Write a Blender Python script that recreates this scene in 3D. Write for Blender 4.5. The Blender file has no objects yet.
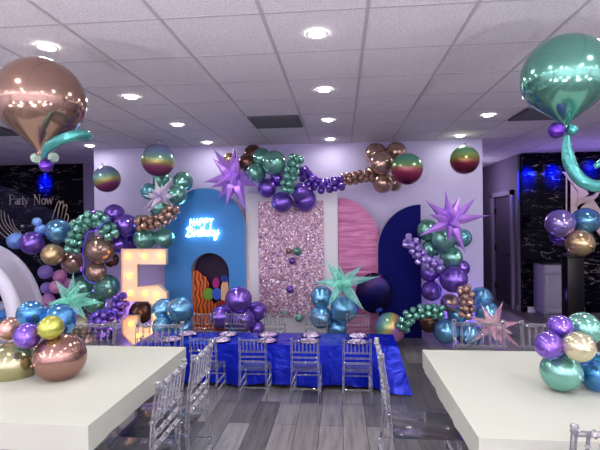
import bpy, bmesh, math, random
from mathutils import Vector, Matrix
random.seed(7)
C = bpy.context.scene.collection
SC = bpy.context.scene
PI = math.pi
# ------------------------------------------------------------------ camera
F, EYE = 450.0, 1.65
CAMROT = Matrix.Rotation(math.radians(5.2), 3, 'Z') @ Matrix.Rotation(PI/2 - math.radians(.25), 3, 'X') @ Matrix.Rotation(math.radians(-.6), 3, 'Z')
cd = bpy.data.cameras.new('camera'); cam = bpy.data.objects.new('camera', cd); C.objects.link(cam)
cam.matrix_world = Matrix.Translation((0, 0, EYE)) @ CAMROT.to_4x4()
cd.sensor_width = 36; cd.lens = F/600*36; cd.clip_start = .05
SC.camera = cam

def at(px, py, y):            # point of the room on the plane at depth y seen at a place of the photograph
    d = CAMROT @ Vector(((px-300)/F, -(py-225)/F, -1)); t = y/d.y
    return Vector((d.x*t, y, EYE + d.z*t))
def span(px, py, y):          # metres per pixel there
    d = CAMROT @ Vector(((px-300)/F, -(py-225)/F, -1)); return (y/d.y)/F

# ------------------------------------------------------------------ materials
def lin(h):
    h = h.lstrip('#'); o = []
    for i in (0, 2, 4):
        c = int(h[i:i+2], 16)/255
        o.append(c/12.92 if c <= .04045 else ((c+.055)/1.055)**2.4)
    return (*o, 1)
def mat(name, col='#808080', rough=.5, metal=0, emit=None, es=0, **kw):
    m = bpy.data.materials.new(name); m.use_nodes = True
    b = m.node_tree.nodes['Principled BSDF']
    b.inputs['Base Color'].default_value = lin(col) if isinstance(col, str) else col
    b.inputs['Roughness'].default_value = rough; b.inputs['Metallic'].default_value = metal
    if emit: b.inputs['Emission Color'].default_value = lin(emit); b.inputs['Emission Strength'].default_value = es
    for k, v in kw.items(): b.inputs[k.replace('_', ' ')].default_value = v
    return m
class NT:
    def __init__(s, m): s.t = m.node_tree; s.n = s.t.nodes; s.b = s.n.get('Principled BSDF')
    def add(s, typ, **kw):
        n = s.n.new(typ)
        for k, v in kw.items():
            if k in n.inputs.keys(): n.inputs[k].default_value = v
            else: setattr(n, k, v)
        return n
    def ln(s, a, b): s.t.links.new(a, b)
    def coord(s, scale=(1, 1, 1), rot=(0, 0, 0)):
        tc = s.add('ShaderNodeTexCoord'); mp = s.add('ShaderNodeMapping')
        mp.inputs['Scale'].default_value = scale; mp.inputs['Rotation'].default_value = rot
        s.ln(tc.outputs['Object'], mp.inputs['Vector']); return mp.outputs['Vector']
    def ramp(s, fac, stops, interp='LINEAR'):
        r = s.add('ShaderNodeValToRGB'); cr = r.color_ramp; cr.interpolation = interp
        while len(cr.elements) < len(stops): cr.elements.new(.5)
        for e, (p, c) in zip(cr.elements, stops): e.position = p; e.color = lin(c)
        s.ln(fac, r.inputs['Fac']); return r.outputs['Color']
    def bump(s, h, strength=.3, dist=.01):
        b = s.add('ShaderNodeBump', Strength=strength, Distance=dist); s.ln(h, b.inputs['Height']); s.ln(b.outputs['Normal'], s.b.inputs['Normal'])
def chrome(name, col, rough=.16, metal=.7):
    return mat(name, col, rough, metal)
CH = {k: chrome('chrome_'+k, v) for k, v in dict(bronze='#b89c90', rose='#c09a90', green='#86bbae', purple='#8c6cca', blue='#7eb4d8', gold='#dcc298',
      lime='#c4c19a', brightlime='#c2c46c', silvergold='#d6cfb0', lilac='#bba8e6', teal='#84c4cc', dark='#7d5e53', copper='#bd9f96', darkpurple='#6a4ea8', olive='#c4bba0').items()}
CH['heliumbronze'] = mat('chrome_helium_bronze', '#a5897e', .14, .85); CH['heliumgreen'] = mat('chrome_helium_green', '#77ad9f', .14, .85); CH['deeprose'] = mat('chrome_deep_rose', '#a8857c', .15, .8); CH['olivegold'] = mat('chrome_olive_gold', '#b3b18a', .15, .8)
CH['deepblue'] = mat('chrome_deep_blue', '#5f98cc', .15, .8); CH['lightblue'] = mat('pearl_light_blue', '#8fb2f0', .25, .2)
CH['lavender'] = mat('pastel_lavender', '#b79be6', .3); CH['pink'] = mat('pastel_pink', '#d795c4', .3)
CH['skyblue'] = mat('pastel_blue', '#5c9ee8', .3); CH['magenta'] = mat('pastel_magenta', '#b259c9', .3)

def clear(name, tint='#ffffff', body='#e6e6ee', base=.16, edge=.5, rough=.08):
    m = mat(name, body, rough); t = NT(m); out = t.n['Material Output']
    tr = t.add('ShaderNodeBsdfTransparent'); tr.inputs['Color'].default_value = lin(tint)
    lw = t.add('ShaderNodeLayerWeight', Blend=.35)
    ma = t.add('ShaderNodeMath', operation='MULTIPLY_ADD', use_clamp=True); ma.inputs[1].default_value = edge; ma.inputs[2].default_value = base
    t.ln(lw.outputs['Facing'], ma.inputs[0]); mx = t.add('ShaderNodeMixShader')
    t.ln(ma.outputs[0], mx.inputs[0]); t.ln(tr.outputs[0], mx.inputs[1]); t.ln(t.b.outputs[0], mx.inputs[2]); t.ln(mx.outputs[0], out.inputs['Surface'])
    return m
def acrylic(name, tint, body, edge, ior=1.6):
    m = bpy.data.materials.new(name); m.use_nodes = True; t = NT(m); out = t.n['Material Output']; t.n.remove(t.b)
    tr = t.add('ShaderNodeBsdfTransparent'); tr.inputs['Color'].default_value = lin(tint)
    gl = t.add('ShaderNodeBsdfGlossy', Roughness=.06); df = t.add('ShaderNodeBsdfDiffuse'); df.inputs['Color'].default_value = lin(body)
    fr = t.add('ShaderNodeFresnel', IOR=ior); m1 = t.add('ShaderNodeMixShader'); t.ln(fr.outputs[0], m1.inputs[0]); t.ln(tr.outputs[0], m1.inputs[1]); t.ln(gl.outputs[0], m1.inputs[2])
    lw = t.add('ShaderNodeLayerWeight', Blend=.5); pw = t.add('ShaderNodeMath', operation='POWER'); pw.inputs[1].default_value = 1.6; t.ln(lw.outputs['Facing'], pw.inputs[0])
    mu = t.add('ShaderNodeMath', operation='MULTIPLY_ADD', use_clamp=True); mu.inputs[1].default_value = edge; mu.inputs[2].default_value = .02; t.ln(pw.outputs[0], mu.inputs[0])
    m2 = t.add('ShaderNodeMixShader'); t.ln(mu.outputs[0], m2.inputs[0]); t.ln(m1.outputs[0], m2.inputs[1]); t.ln(df.outputs[0], m2.inputs[2]); t.ln(m2.outputs[0], out.inputs['Surface'])
    return m
ACR = acrylic('clear_acrylic', '#eeeef2', '#e6e6ee', .6)
ACRS = acrylic('clear_acrylic_sheet', '#f0f0f4', '#c8c8d4', .08, 1.2)
DOME = clear('clear_vinyl', '#f6f7fc', '#8080b0', .008, .16, .1)
VINYL = clear('white_vinyl_film', '#f4f4fa', '#cfcadf', .58, .4, .25)
WHITEPVC = mat('white_pvc', '#d9d6e6', .3)
TEALF = clear('teal_foil', '#d8fff6', '#c4f8f0', .2, .6, .12)
PURPF = mat('purple_foil', '#c596f0', .14, .45)
PURPF.node_tree.nodes['Principled BSDF'].inputs['Emission Color'].default_value = lin('#8a50d0'); PURPF.node_tree.nodes['Principled BSDF'].inputs['Emission Strength'].default_value = .03  # faint purple glow put into the foil, which is no lamp
IRID = clear('iridescent_foil', '#f6f9ff', '#f0ecfa', .34, .6, .12)
PINKF = clear('pink_iridescent_foil', '#fff2f4', '#f0c8cc', .34, .55, .12)
for m, st in ((IRID, [(0, '#a8d8e8'), (.4, '#f0eef8'), (.7, '#e8c8d8'), (1, '#c8c0f0')]), (PINKF, [(0, '#e6a4a4'), (.4, '#f0d8da'), (.7, '#d8a0c0'), (1, '#f0e0e8')])):
    t = NT(m); nz = t.add('ShaderNodeTexNoise', Scale=5.0); t.ln(t.coord(), nz.inputs['Vector'])
    t.ln(t.ramp(nz.outputs['Fac'], [(.3, st[0][1]), (.45, st[1][1]), (.55, st[2][1]), (.7, st[3][1])]), t.b.inputs['Base Color'])

def m_ceiling():
    m = mat('ceiling_tile', '#c9c4cc', .9); t = NT(m)
    nz = t.add('ShaderNodeTexNoise', Scale=90.0, Detail=3.0); t.ln(t.coord(), nz.inputs['Vector'])
    t.ln(t.ramp(nz.outputs['Fac'], [(.35, '#b2adb6'), (.5, '#c6c1c9'), (.7, '#cecad1')]), t.b.inputs['Base Color']); t.bump(nz.outputs['Fac'], .3, .004); return m
def m_floor():
    m = mat('grey_planks', '#777777', .38); t = NT(m)
    br = t.add('ShaderNodeTexBrick', Scale=1.0); br.offset = .37
    for k, v in (('Mortar Size', .0025), ('Brick Width', 1.22), ('Row Height', .19), ('Bias', -.1)): br.inputs[k].default_value = v
    br.inputs['Color1'].default_value = lin('#696768'); br.inputs['Color2'].default_value = lin('#a5a29f'); br.inputs['Mortar'].default_value = lin('#3d3b40')
    t.ln(t.coord(rot=(0, 0, PI/2)), br.inputs['Vector'])
    nz = t.add('ShaderNodeTexNoise', Scale=1.0, Detail=5.0, Roughness=.65); t.ln(t.coord(scale=(26, 2.2, 1)), nz.inputs['Vector'])
    mx = t.add('ShaderNodeMixRGB', blend_type='MULTIPLY', Fac=.75)
    t.ln(br.outputs['Color'], mx.inputs['Color1']); t.ln(t.ramp(nz.outputs['Fac'], [(.25, '#8a878a'), (.55, '#e8e6e8'), (.8, '#ffffff')]), mx.inputs['Color2'])
    t.ln(mx.outputs['Color'], t.b.inputs['Base Color']); t.bump(nz.outputs['Fac'], .12, .003); return m
def m_marble():
    m = mat('black_marble', '#08081c', .14, Specular_IOR_Level=.12); t = NT(m); last = None
    for sc, off, wd, colr in ((1.1, (0, 0, 0), .006, '#cfc4ba'), (2.3, (7, 3, 1), .005, '#a89c98'), (1.6, (2, 9, 5), .0045, '#d8c8b0')):
        co = t.coord(scale=(1, 1, 3.4), rot=(0, .16*(1 if sc < 2 else -1), 0)); ad = t.add('ShaderNodeVectorMath', operation='ADD'); ad.inputs[1].default_value = off; t.ln(co, ad.inputs[0])
        n = t.add('ShaderNodeTexNoise', Scale=sc, Detail=5.0, Distortion=.5); t.ln(ad.outputs[0], n.inputs['Vector'])
        n2 = t.add('ShaderNodeTexNoise', Scale=sc*2.3, Detail=1.0); t.ln(ad.outputs[0], n2.inputs['Vector'])
        a = t.ramp(n.outputs['Fac'], [(.5-wd, '#000000'), (.5, '#ffffff'), (.5+wd, '#000000')]); b = t.ramp(n2.outputs['Fac'], [(.48, '#000000'), (.66, '#ffffff')])
        mu = t.add('ShaderNodeMixRGB', blend_type='MULTIPLY', Fac=1.0); t.ln(a, mu.inputs['Color1']); t.ln(b, mu.inputs['Color2'])
        mx = t.add('ShaderNodeMixRGB', blend_type='MIX'); mx.inputs['Color2'].default_value = lin(colr); mx.inputs['Color1'].default_value = lin('#08081c')
        t.ln(mu.outputs['Color'], mx.inputs['Fac'])
        if last is not None: t.ln(last, mx.inputs['Color1'])
        last = mx.outputs['Color']
    t.ln(last, t.b.inputs['Base Color']); return m
def m_cloth(name, col, rough, sc, st, metal=0):
    m = mat(name, col, rough, metal); t = NT(m); nz = t.add('ShaderNodeTexNoise', Scale=sc, Detail=3.0, Distortion=.8); t.ln(t.coord(), nz.inputs['Vector']); t.bump(nz.outputs['Fac'], st, .03); return m
def m_sequin():
    m = mat('pink_sequin', '#c9a0b4', .4, .35); t = NT(m)
    vo = t.add('ShaderNodeTexVoronoi', Scale=58.0); t.ln(t.coord(), vo.inputs['Vector'])
    sp = t.add('ShaderNodeSeparateColor'); t.ln(vo.outputs['Color'], sp.inputs[0])
    t.ln(t.ramp(sp.outputs[0], [(0, '#6a5a80'), (.25, '#a87e98'), (.5, '#bb9494'), (.75, '#b49cc0'), (.94, '#e0d0da'), (1, '#ffffff')]), t.b.inputs['Base Color'])
    g = t.add('ShaderNodeNewGeometry'); va = t.add('ShaderNodeVectorMath', operation='MULTIPLY_ADD'); va.inputs[1].default_value = (.3, .3, .3)
    sb = t.add('ShaderNodeVectorMath', operation='SUBTRACT'); sb.inputs[1].default_value = (.5, .5, .5); t.ln(vo.outputs['Color'], sb.inputs[0])
    t.ln(sb.outputs[0], va.inputs[0]); t.ln(g.outputs['Normal'], va.inputs[2]); nm = t.add('ShaderNodeVectorMath', operation='NORMALIZE'); t.ln(va.outputs[0], nm.inputs[0]); t.ln(nm.outputs[0], t.b.inputs['Normal'])
    return m
def m_rainbow(name, stops, rot=(0, 0, 0), metal=.4):
    m = mat(name, '#ffffff', .2, metal); t = NT(m); sp = t.add('ShaderNodeSeparateXYZ'); t.ln(t.coord(rot=rot), sp.inputs[0])
    mr = t.add('ShaderNodeMapRange'); mr.inputs[1].default_value = -1; mr.inputs[2].default_value = 1; t.ln(sp.outputs['Z'], mr.inputs[0])
    t.ln(t.ramp(mr.outputs[0], stops), t.b.inputs['Base Color']); return m
def m_pink():
    m = mat('pink_crinkle_fabric', '#c77ba8', .45); t = NT(m)
    nz = t.add('ShaderNodeTexNoise', Scale=1.0, Detail=4.0, Distortion=.6); t.ln(t.coord(scale=(2.2, 2.2, 17)), nz.inputs['Vector'])
    t.ln(t.ramp(nz.outputs['Fac'], [(.3, '#a9628f'), (.5, '#c97dab'), (.7, '#dd97c0')]), t.b.inputs['Base Color']); t.bump(nz.outputs['Fac'], .7, .03); return m
def m_pattern(name, cols, sc):
    m = mat(name, '#ffffff', .5); t = NT(m); vo = t.add('ShaderNodeTexVoronoi', Scale=sc); t.ln(t.coord(), vo.inputs['Vector'])
    sp = t.add('ShaderNodeSeparateColor'); t.ln(vo.outputs['Color'], sp.inputs[0])
    n = len(cols); t.ln(t.ramp(sp.outputs[0], [(i/n, c) for i, c in enumerate(cols)], 'CONSTANT'), t.b.inputs['Base Color']); return m
def m_orange():
    m = mat('orange_stripe_print', '#b5532a', .6); t = NT(m); w = t.add('ShaderNodeTexWave', Scale=5.5, Distortion=7.0, Detail=1.0); t.ln(t.coord(), w.inputs['Vector'])
    t.ln(t.ramp(w.outputs['Fac'], [(.2, '#7a3318'), (.45, '#c4602c'), (.9, '#d9773a')]), t.b.inputs['Base Color']); return m
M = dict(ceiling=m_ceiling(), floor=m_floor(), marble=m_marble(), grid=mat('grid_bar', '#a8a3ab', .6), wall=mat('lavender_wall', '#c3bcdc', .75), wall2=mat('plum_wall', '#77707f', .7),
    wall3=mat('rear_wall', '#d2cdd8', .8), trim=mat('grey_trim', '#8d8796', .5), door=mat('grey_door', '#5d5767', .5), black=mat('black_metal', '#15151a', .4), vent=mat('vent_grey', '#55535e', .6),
    ventdark=mat('vent_dark', '#3a3842', .7), white=mat('white_paint', '#e4e1ea', .45), lens=mat('lamp_lens', '#ffffff', .5, emit='#fffaf2', es=38), lamptrim=mat('lamp_trim', '#f2f0ee', .5),
    wcloth=m_cloth('ivory_stretch_cloth', '#bbbdb3', .75, 2.2, .22), bcloth=m_cloth('blue_foil_cloth', '#1029b8', .2, 5.5, .95, .3), tabletop=mat('table_plastic', '#c8c8c8', .5), steel=mat('grey_steel', '#77777c', .35, .9),
    blueboard=mat('blue_board', '#4588c6', .55), side=mat('lavender_board_edge', '#b8aeb8', .6), navy=mat('navy_board', '#070c64', .65, Specular_IOR_Level=.2), pink=m_pink(), sequin=m_sequin(), whiteboard=mat('white_board', '#d8d5dc', .5),
    plumboard=mat('deep_plum_board', '#2a0d38', .6), orange=m_orange(), greenp=mat('green_print', '#6fa03a', .6), bluep=mat('blue_print', '#3a5fc0', .6), magp=mat('magenta_print', '#a0287a', .6), redp=mat('red_print', '#8c1f26', .6), tanp=mat('tan_print', '#d9b08a', .6),
    bluecap=mat('dark_blue_print', '#23408f', .6), brass=mat('gold_line', '#e6d6bd', .45, .1), cream=mat('cream_letter', '#f0dcd2', .45), neon=mat('neon_tube', '#ffffff', .3, emit='#bfe6ff', es=5.5),
    five=mat('marquee_white_glow', '#e9d3bf', .5, emit='#ffb478', es=.2), fiveside=mat('marquee_side', '#c9b6ac', .5), bulb=mat('marquee_bulb', '#ffd890', .3, emit='#ffa830', es=6), plinth=mat('black_plinth', '#0b0b11', .3),  # marquee face: warm glow of the bulbs put in as emission
    plate=mat('purple_plate', '#3a3670', .25, .3), platein=m_pattern('patterned_paper', ['#b8a8c8', '#8a68b0', '#d8d0e0', '#b07aa0', '#4a3a80', '#c0b0c8'], 34), napkin=m_pattern('patterned_napkin', ['#c8bcd0', '#9a80b8', '#d8d4e0', '#5a4890', '#b890ac'], 46), roll=mat('cream_paper', '#e8dcb0', .5),
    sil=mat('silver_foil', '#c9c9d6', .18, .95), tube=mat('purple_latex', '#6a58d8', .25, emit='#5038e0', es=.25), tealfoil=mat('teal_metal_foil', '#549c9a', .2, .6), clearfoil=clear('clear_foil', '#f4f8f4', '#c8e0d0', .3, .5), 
    rb1=m_rainbow('rainbow_foil_a', [(.0, '#6a3052'), (.28, '#965078'), (.42, '#a89c58'), (.56, '#8ab09a'), (.75, '#8aa2c0'), (1, '#ab9cc8')]),
    rb2=m_rainbow('rainbow_foil_b', [(.0, '#5a1c40'), (.35, '#8f3a5c'), (.48, '#96605a'), (.6, '#86a878'), (.8, '#5f9e8a'), (1, '#8ab0a8')]),
    rb3=m_rainbow('rainbow_foil_c', [(.0, '#4a1830'), (.35, '#86344c'), (.5, '#9a8452'), (.66, '#a0be78'), (.85, '#74b096'), (1, '#d8d4a8')]),
    rb4=m_rainbow('rainbow_foil_d', [(.0, '#c070a0'), (.22, '#b68ab4'), (.4, '#a878c0'), (.52, '#c0967a'), (.64, '#c0bc78'), (.8, '#7fb09c'), (1, '#6f8fc0')], rot=(0, math.radians(60), .4), metal=.3),
    darkfoil=m_rainbow('dark_foil', [(0, '#2c1040'), (.3, '#141048'), (.55, '#1c1a60'), (.75, '#3a1450'), (.92, '#180c38'), (1, '#602040')], rot=(0, .6, 0), metal=.5), oval=mat('periwinkle_print', '#404fae', .4))
for k in ('purplefoil',): M[k] = mat(k, '#6a3fae', .2, .8)
M['tealfoil'].node_tree.nodes['Principled BSDF'].inputs['Roughness'].default_value = .25
t = NT(M['tealfoil']); nz = t.add('ShaderNodeTexNoise', Scale=45.0); t.ln(t.coord(), nz.inputs['Vector']); t.bump(nz.outputs['Fac'], .5, .01)

# ------------------------------------------------------------------ mesh helpers
def obj(name, bm, m, parent=None, smooth=True):
    me = bpy.data.meshes.new(name); bmesh.ops.recalc_face_normals(bm, faces=bm.faces); bm.to_mesh(me); bm.free()
    if smooth:
        for p in me.polygons: p.use_smooth = True
        try: me.set_sharp_from_angle(angle=math.radians(40))
        except Exception: pass
    for x in (m if isinstance(m, (list, tuple)) else [m]): me.materials.append(x)
    o = bpy.data.objects.new(name, me); C.objects.link(o)
    if parent: o.parent = parent
    return o
def tag(o, label, cat, group=None, kind=None):
    o['label'] = label; o['category'] = cat
    if group: o['group'] = group
    if kind: o['kind'] = kind
    return o
def thing(name, label, cat, loc=(0, 0, 0), rz=0, group=None):
    o = bpy.data.objects.new(name, None); C.objects.link(o); o.empty_display_size = .1
    o.location = loc; o.rotation_euler = (0, 0, rz); return tag(o, label, cat, group)
def struct(name, bm, m, parent=None):
    o = obj(name, bm, m, parent, smooth=False)
    if not parent: o['kind'] = 'structure'
    return o
def recenter(o, p):           # moves the mesh's origin to p (unparented objects)
    o.data.transform(Matrix.Translation(-Vector(p))); o.location = p; return o
def B(): return bmesh.new()
def box(bm, x0, x1, y0, y1, z0, z1, bev=0):
    r = bmesh.ops.create_cube(bm, size=1); vs = r['verts']
    for v in vs: v.co = Vector(((x0+x1)/2+v.co.x*(x1-x0), (y0+y1)/2+v.co.y*(y1-y0), (z0+z1)/2+v.co.z*(z1-z0)))
    if bev: bmesh.ops.bevel(bm, geom=list({e for v in vs for e in v.link_edges}), offset=bev, segments=2, affect='EDGES', profile=.5)
    return bm
def tube(bm, pts, r, n=8, closed=False, flat=1.0):
    pts = [Vector(p) for p in pts]; N = len(pts); rs = r if isinstance(r, (list, tuple)) else [r]*N; rings = []; up = None
    for i, p in enumerate(pts):
        a = pts[(i-1) % N] if (i or closed) else p; b = pts[(i+1) % N] if (i < N-1 or closed) else p
        d = (b-a).normalized()
        if up is None: up = Vector((0, 0, 1)) if abs(d.z) < .9 else Vector((0, 1, 0))
        x = d.cross(up)
        if x.length < 1e-5: x = d.orthogonal()
        x.normalize(); up = x.cross(d).normalized()
        rings.append([bm.verts.new(p + (x*math.cos(2*PI*k/n) + up*math.sin(2*PI*k/n)*flat)*rs[i]) for k in range(n)])
    for i in range(N if closed else N-1):
        A, D = rings[i], rings[(i+1) % N]
        for k in range(n): bm.faces.new((A[k], A[(k+1) % n], D[(k+1) % n], D[k]))
    if not closed: bm.faces.new(rings[0][::-1]); bm.faces.new(rings[-1])
    return bm
def lathe(bm, prof, n=20, c=(0, 0, 0)):
    c = Vector(c); rings = []
    for r, z in prof:
        rings.append([bm.verts.new(c+Vector((r*math.cos(2*PI*k/n), r*math.sin(2*PI*k/n), z))) for k in range(n)] if r > 1e-5 else [bm.verts.new(c+Vector((0, 0, z)))])
    for A, D in zip(rings, rings[1:]):
        for k in range(n):
            j = (k+1) % n
            f = [A[k], A[j], D[j], D[k]] if len(A) > 1 and len(D) > 1 else ([A[0], D[j], D[k]] if len(A) == 1 else [A[k], A[j], D[0]])
            if len(set(f)) > 2: bm.faces.new(f)
    return bm
def slab(bm, outer, depth, holes=(), plane='xz'):   # outline in x,z extruded along +y
    es = []
    for loop in (outer, *holes):
        vs = [bm.verts.new((p[0], 0, p[1])) for p in loop]
        es += [bm.edges.new((vs[i], vs[(i+1) % len(vs)])) for i in range(len(vs))]
    r = bmesh.ops.triangle_fill(bm, edges=es, use_beauty=True); fs = [g for g in r['geom'] if isinstance(g, bmesh.types.BMFace)]
    e = bmesh.ops.extrude_face_region(bm, geom=fs); bmesh.ops.translate(bm, verts=[g for g in e['geom'] if isinstance(g, bmesh.types.BMVert)], vec=(0, depth, 0))
    return bm
def sphere(bm, c, r, sc=(1, 1, 1), u=24, v=16):
    q = bmesh.ops.create_uvsphere(bm, u_segments=u, v_segments=v, radius=r)
    for w in q['verts']: w.co = Vector((w.co.x*sc[0], w.co.y*sc[1], w.co.z*sc[2])) + Vector(c)
    return bm
def smoothpath(pts, n=8):
    P = [Vector(p) for p in pts]; P = [2*P[0]-P[1]] + P + [2*P[-1]-P[-2]]; out = []
    for i in range(1, len(P)-2):
        a, b, c, d = P[i-1:i+3]
        for k in range(n):
            t = k/n; out.append(.5*((2*b)+(c-a)*t+(2*a-5*b+4*c-d)*t*t+(3*b-a-3*c+d)*t**3))
    out.append(P[-2]); return out
def dup(root, label=None):
    r = root.copy(); C.objects.link(r)
    if label: r['label'] = label
    for ch in list(root.children):
        c = ch.copy(); C.objects.link(c); c.parent = r
        for g in list(ch.children):
            d = g.copy(); C.objects.link(d); d.parent = c
    return r

# ------------------------------------------------------------------ room
H = 2.865; XL, XR, YB, YF = -7.7, 6.2, -4.6, 8.45
PX0, PX1 = -3.94, 2.10
struct('floor', box(B(), XL, XR, YB, 11.7, -.1, 0), M['floor'])
struct('ceiling', box(B(), XL, XR, YB, 11.7, H, H+.1), M['ceiling'])
bm = B()
for k in range(-14, 11): x = .165+.61*k; (XL < x < XR) and box(bm, x-.011, x+.011, YB, 11.6, H-.0025, H+.001)
for k in range(-8, 19): y = .14+.61*k; box(bm, XL, XR, y-.009, y+.009, H-.002, H+.001)
struct('trim_1', bm, M['grid'])
struct('wall_back', box(B(), PX0, PX1, 6.9, 7.02, 0, H), M['wall'])
struct('wall_far', box(B(), -5.05, 2.0, YF, YF+.1, 0, H), mat('far_wall', '#8a80a0', .7))
struct('wall_far_left', box(B(), XL, -5.05, YF-.02, YF+.1, 0, H), M['marble'])
struct('wall_far_right', box(B(), 3.26, XR, YF-.02, YF+.1, 0, H), M['marble'])
struct('wall_left', box(B(), XL-.1, XL, YB, YF, 0, H), M['wall3'])
struct('wall_right', box(B(), XR, XR+.1, YB, YF, 0, H), M['wall3'])
struct('wall_front', box(B(), XL, XR, YB-.1, YB, 0, H), M['wall3'])
DY0, DY1, DZ = 8.78, 9.85, 2.17
bm = B(); box(bm, 3.22, 3.32, YF+.1, DY0, 0, H); box(bm, 3.22, 3.32, DY1, 11.7, 0, H); box(bm, 3.22, 3.32, DY0, DY1, DZ, H)
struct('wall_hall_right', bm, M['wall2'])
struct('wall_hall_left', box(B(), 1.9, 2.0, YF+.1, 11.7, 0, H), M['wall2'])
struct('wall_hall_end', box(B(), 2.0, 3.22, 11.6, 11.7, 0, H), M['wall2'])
d1 = struct('door_1', box(B(), 3.25, 3.29, DY0+.03, DY1-.03, .01, DZ-.03), M['door'])
bm = B(); box(bm, 3.17, 3.23, DY0-.06, DY0+.03, 0, DZ+.06); box(bm, 3.17, 3.23, DY1-.03, DY1+.06, 0, DZ+.06); box(bm, 3.17, 3.23, DY0-.06, DY1+.06, DZ-.03, DZ+.06)
struct('door_frame', bm, M['trim'], d1)
bm = B(); tube(bm, [(3.25, DY0+.13, 1.0), (3.19, DY0+.13, 1.0), (3.19, DY0+.27, 1.0)], .013); struct('door_handle', bm, M['black'], d1)
for z in (.3, 1.1, 1.85): struct('hinge', box(B(), 3.22, 3.25, DY1-.06, DY1-.03, z-.06, z+.06), M['black'], d1)
struct('baseboard_back', box(B(), PX0, PX1, 6.885, 6.9, 0, .1), M['white'])
struct('baseboard_right', box(B(), 3.33, 4.3, YF-.035, YF-.02, 0, .1), M['white'])
struct('baseboard_hall', box(B(), 3.205, 3.22, YF+.1, DY0-.06, 0, .1), M['trim'])

# ------------------------------------------------------------------ ceiling lights and vents
LX = [-3.8, -1.97, -.14, 1.69]
names = {(-3.8, 6.545): 'small white downlight far at left over the clear dome', (-1.97, 2.885): 'bright white recessed downlight above the bronze helium balloon',
 (-1.97, 4.105): 'white recessed downlight second from camera in the left row', (-1.97, 5.325): 'white recessed downlight third from camera in the left row', (-1.97, 6.545): 'white recessed downlight farthest in the left row, nearest the purple star',
 (-.14, 2.885): 'large white recessed downlight nearest the camera in the middle row', (-.14, 4.105): 'white recessed downlight second from camera in the middle row', (-.14, 5.325): 'white recessed downlight third from camera in the middle row', (-.14, 6.545): 'white recessed downlight at the far end of the middle row by the wall',
 (1.69, 5.325): 'white recessed downlight left of the big green balloon', (1.69, 6.545): 'white recessed downlight above the rainbow sphere at right wall'}
bmt = B(); lathe(bmt, [(.054, 0), (.054, -.004), (.06, -.006), (.072, -.005), (.075, 0)], 28)
bml = B(); lathe(bml, [(0, -.003), (.056, -.003), (.056, -.001)], 28)
pr = None
for (x, y), lb in names.items():
    if pr is None:
        pr = t0 = thing('downlight', lb, 'ceiling light', (x, y, H-.006), 0, 'recessed ceiling downlights'); obj('trim_ring', bmt, M['lamptrim'], t0); obj('lens', bml, M['lens'], t0)
    else: dup(pr, lb).location = (x, y, H-.006)
def lamp(name, typ, loc, energy, col=(1, 1, 1), rot=None, **kw):
    l = bpy.data.lights.new(name, typ); l.energy = energy; l.color = col
    for k, v in kw.items(): setattr(l, k, v)
    o = bpy.data.objects.new(name, l); C.objects.link(o); o.location = loc
    if rot is not None: o.rotation_euler = rot
    return o
for i in range(-3, 4):
    for j in range(-6, 4):
        x, y = -.14+1.83*i, 2.885+1.22*j
        vis = any(abs(x-a) < .05 and abs(y-b) < .05 for a, b in names)
        if y > 6.6 or not XL < x < XR: continue
        lamp('lamp', 'AREA', (x, y, H-.03), (1.6 if y > 6 else 3.6 if y > 5 else 4.6) if y > 0 else 9, (1, .99, .955), shape='DISK', size=.11)
for (x0, y0), lb in {(-1.06, 5.02): 'dark grey ceiling vent tile left of the middle downlights', (1.995, 5.02): 'dark grey ceiling vent tile beside the big green balloon', (-4.72, 5.02): 'dark grey ceiling vent tile at the left edge behind the bronze balloon'}.items():
    v = thing('ceiling_vent', lb, 'vent', (x0+.305, y0+.305, H), 0, 'ceiling return vents')
    obj('backing', box(B(), -.29, .29, -.29, .29, -.006, -.002), M['ventdark'], v, False)
    bm = B()
    for s in (-1, 1): box(bm, s*.27-.02, s*.27+.02, -.29, .29, -.02, -.006); box(bm, -.25, .25, s*.27-.02, s*.27+.02, -.02, -.006)
    obj('frame', bm, M['vent'], v, False)
    for k in range(9): q = B(); box(q, -.25, .25, -.006, .006, -.02, -.007); w = obj('slat', q, M['vent'], v, False); w.location = (0, -.2+.05*k, 0)

def spot(loc, to, energy, col, ang=70, blend=.6, r=.05):
    o = lamp('spot_lamp', 'SPOT', loc, energy, col, spot_size=math.radians(ang), spot_blend=blend, shadow_soft_size=r)
    o.rotation_euler = (Vector(to)-Vector(loc)).to_track_quat('-Z', 'Y').to_euler(); return o
# blue wall washers on the marble, purple uplights behind the garlands
for px, py in ((45, 183), (527, 177), (553, 175), (590, 168)):
    p = at(px, py, YF-.02); spot((p.x, p.y-.3, p.z+.28), (p.x, p.y, p.z+.02), 420, (.0, .02, 1), 46, 1, .06)
for x, y, e in ((-3.3, 6.75, 10), (1.75, 6.72, 12), (-4.5, 8.2, 16), (2.7, 8.0, 6)):
    lamp('uplight', 'POINT', (x, y, .35), e*.3, (.42, .2, 1), shadow_soft_size=.08)
for x in (-5.4, -3.0, -.6, 1.8, 4.2):
    for y in (-3.4, -1.2): lamp('ceiling_fill', 'SPOT', (x, y, .35), 165, (1, .97, 1), (PI, 0, 0), spot_size=math.radians(165), spot_blend=.5, shadow_soft_size=.06)  # unseen fill spots added near the floor to brighten the ceiling
lamp('hall_glow', 'POINT', (2.5, 9.3, 2.3), 16, (.75, .62, 1), shadow_soft_size=.2)
lamp('ceiling_wash', 'AREA', (-1, 7.9, 2.0), 10, (.4, .22, 1), (PI, 0, 0), shape='RECTANGLE', size=5, size_y=.6)
lamp('ceiling_wash', 'AREA', (4.6, 7.6, 2.0), 9, (.4, .25, 1), (PI, 0, 0), shape='RECTANGLE', size=2.6, size_y=.8)
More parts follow.
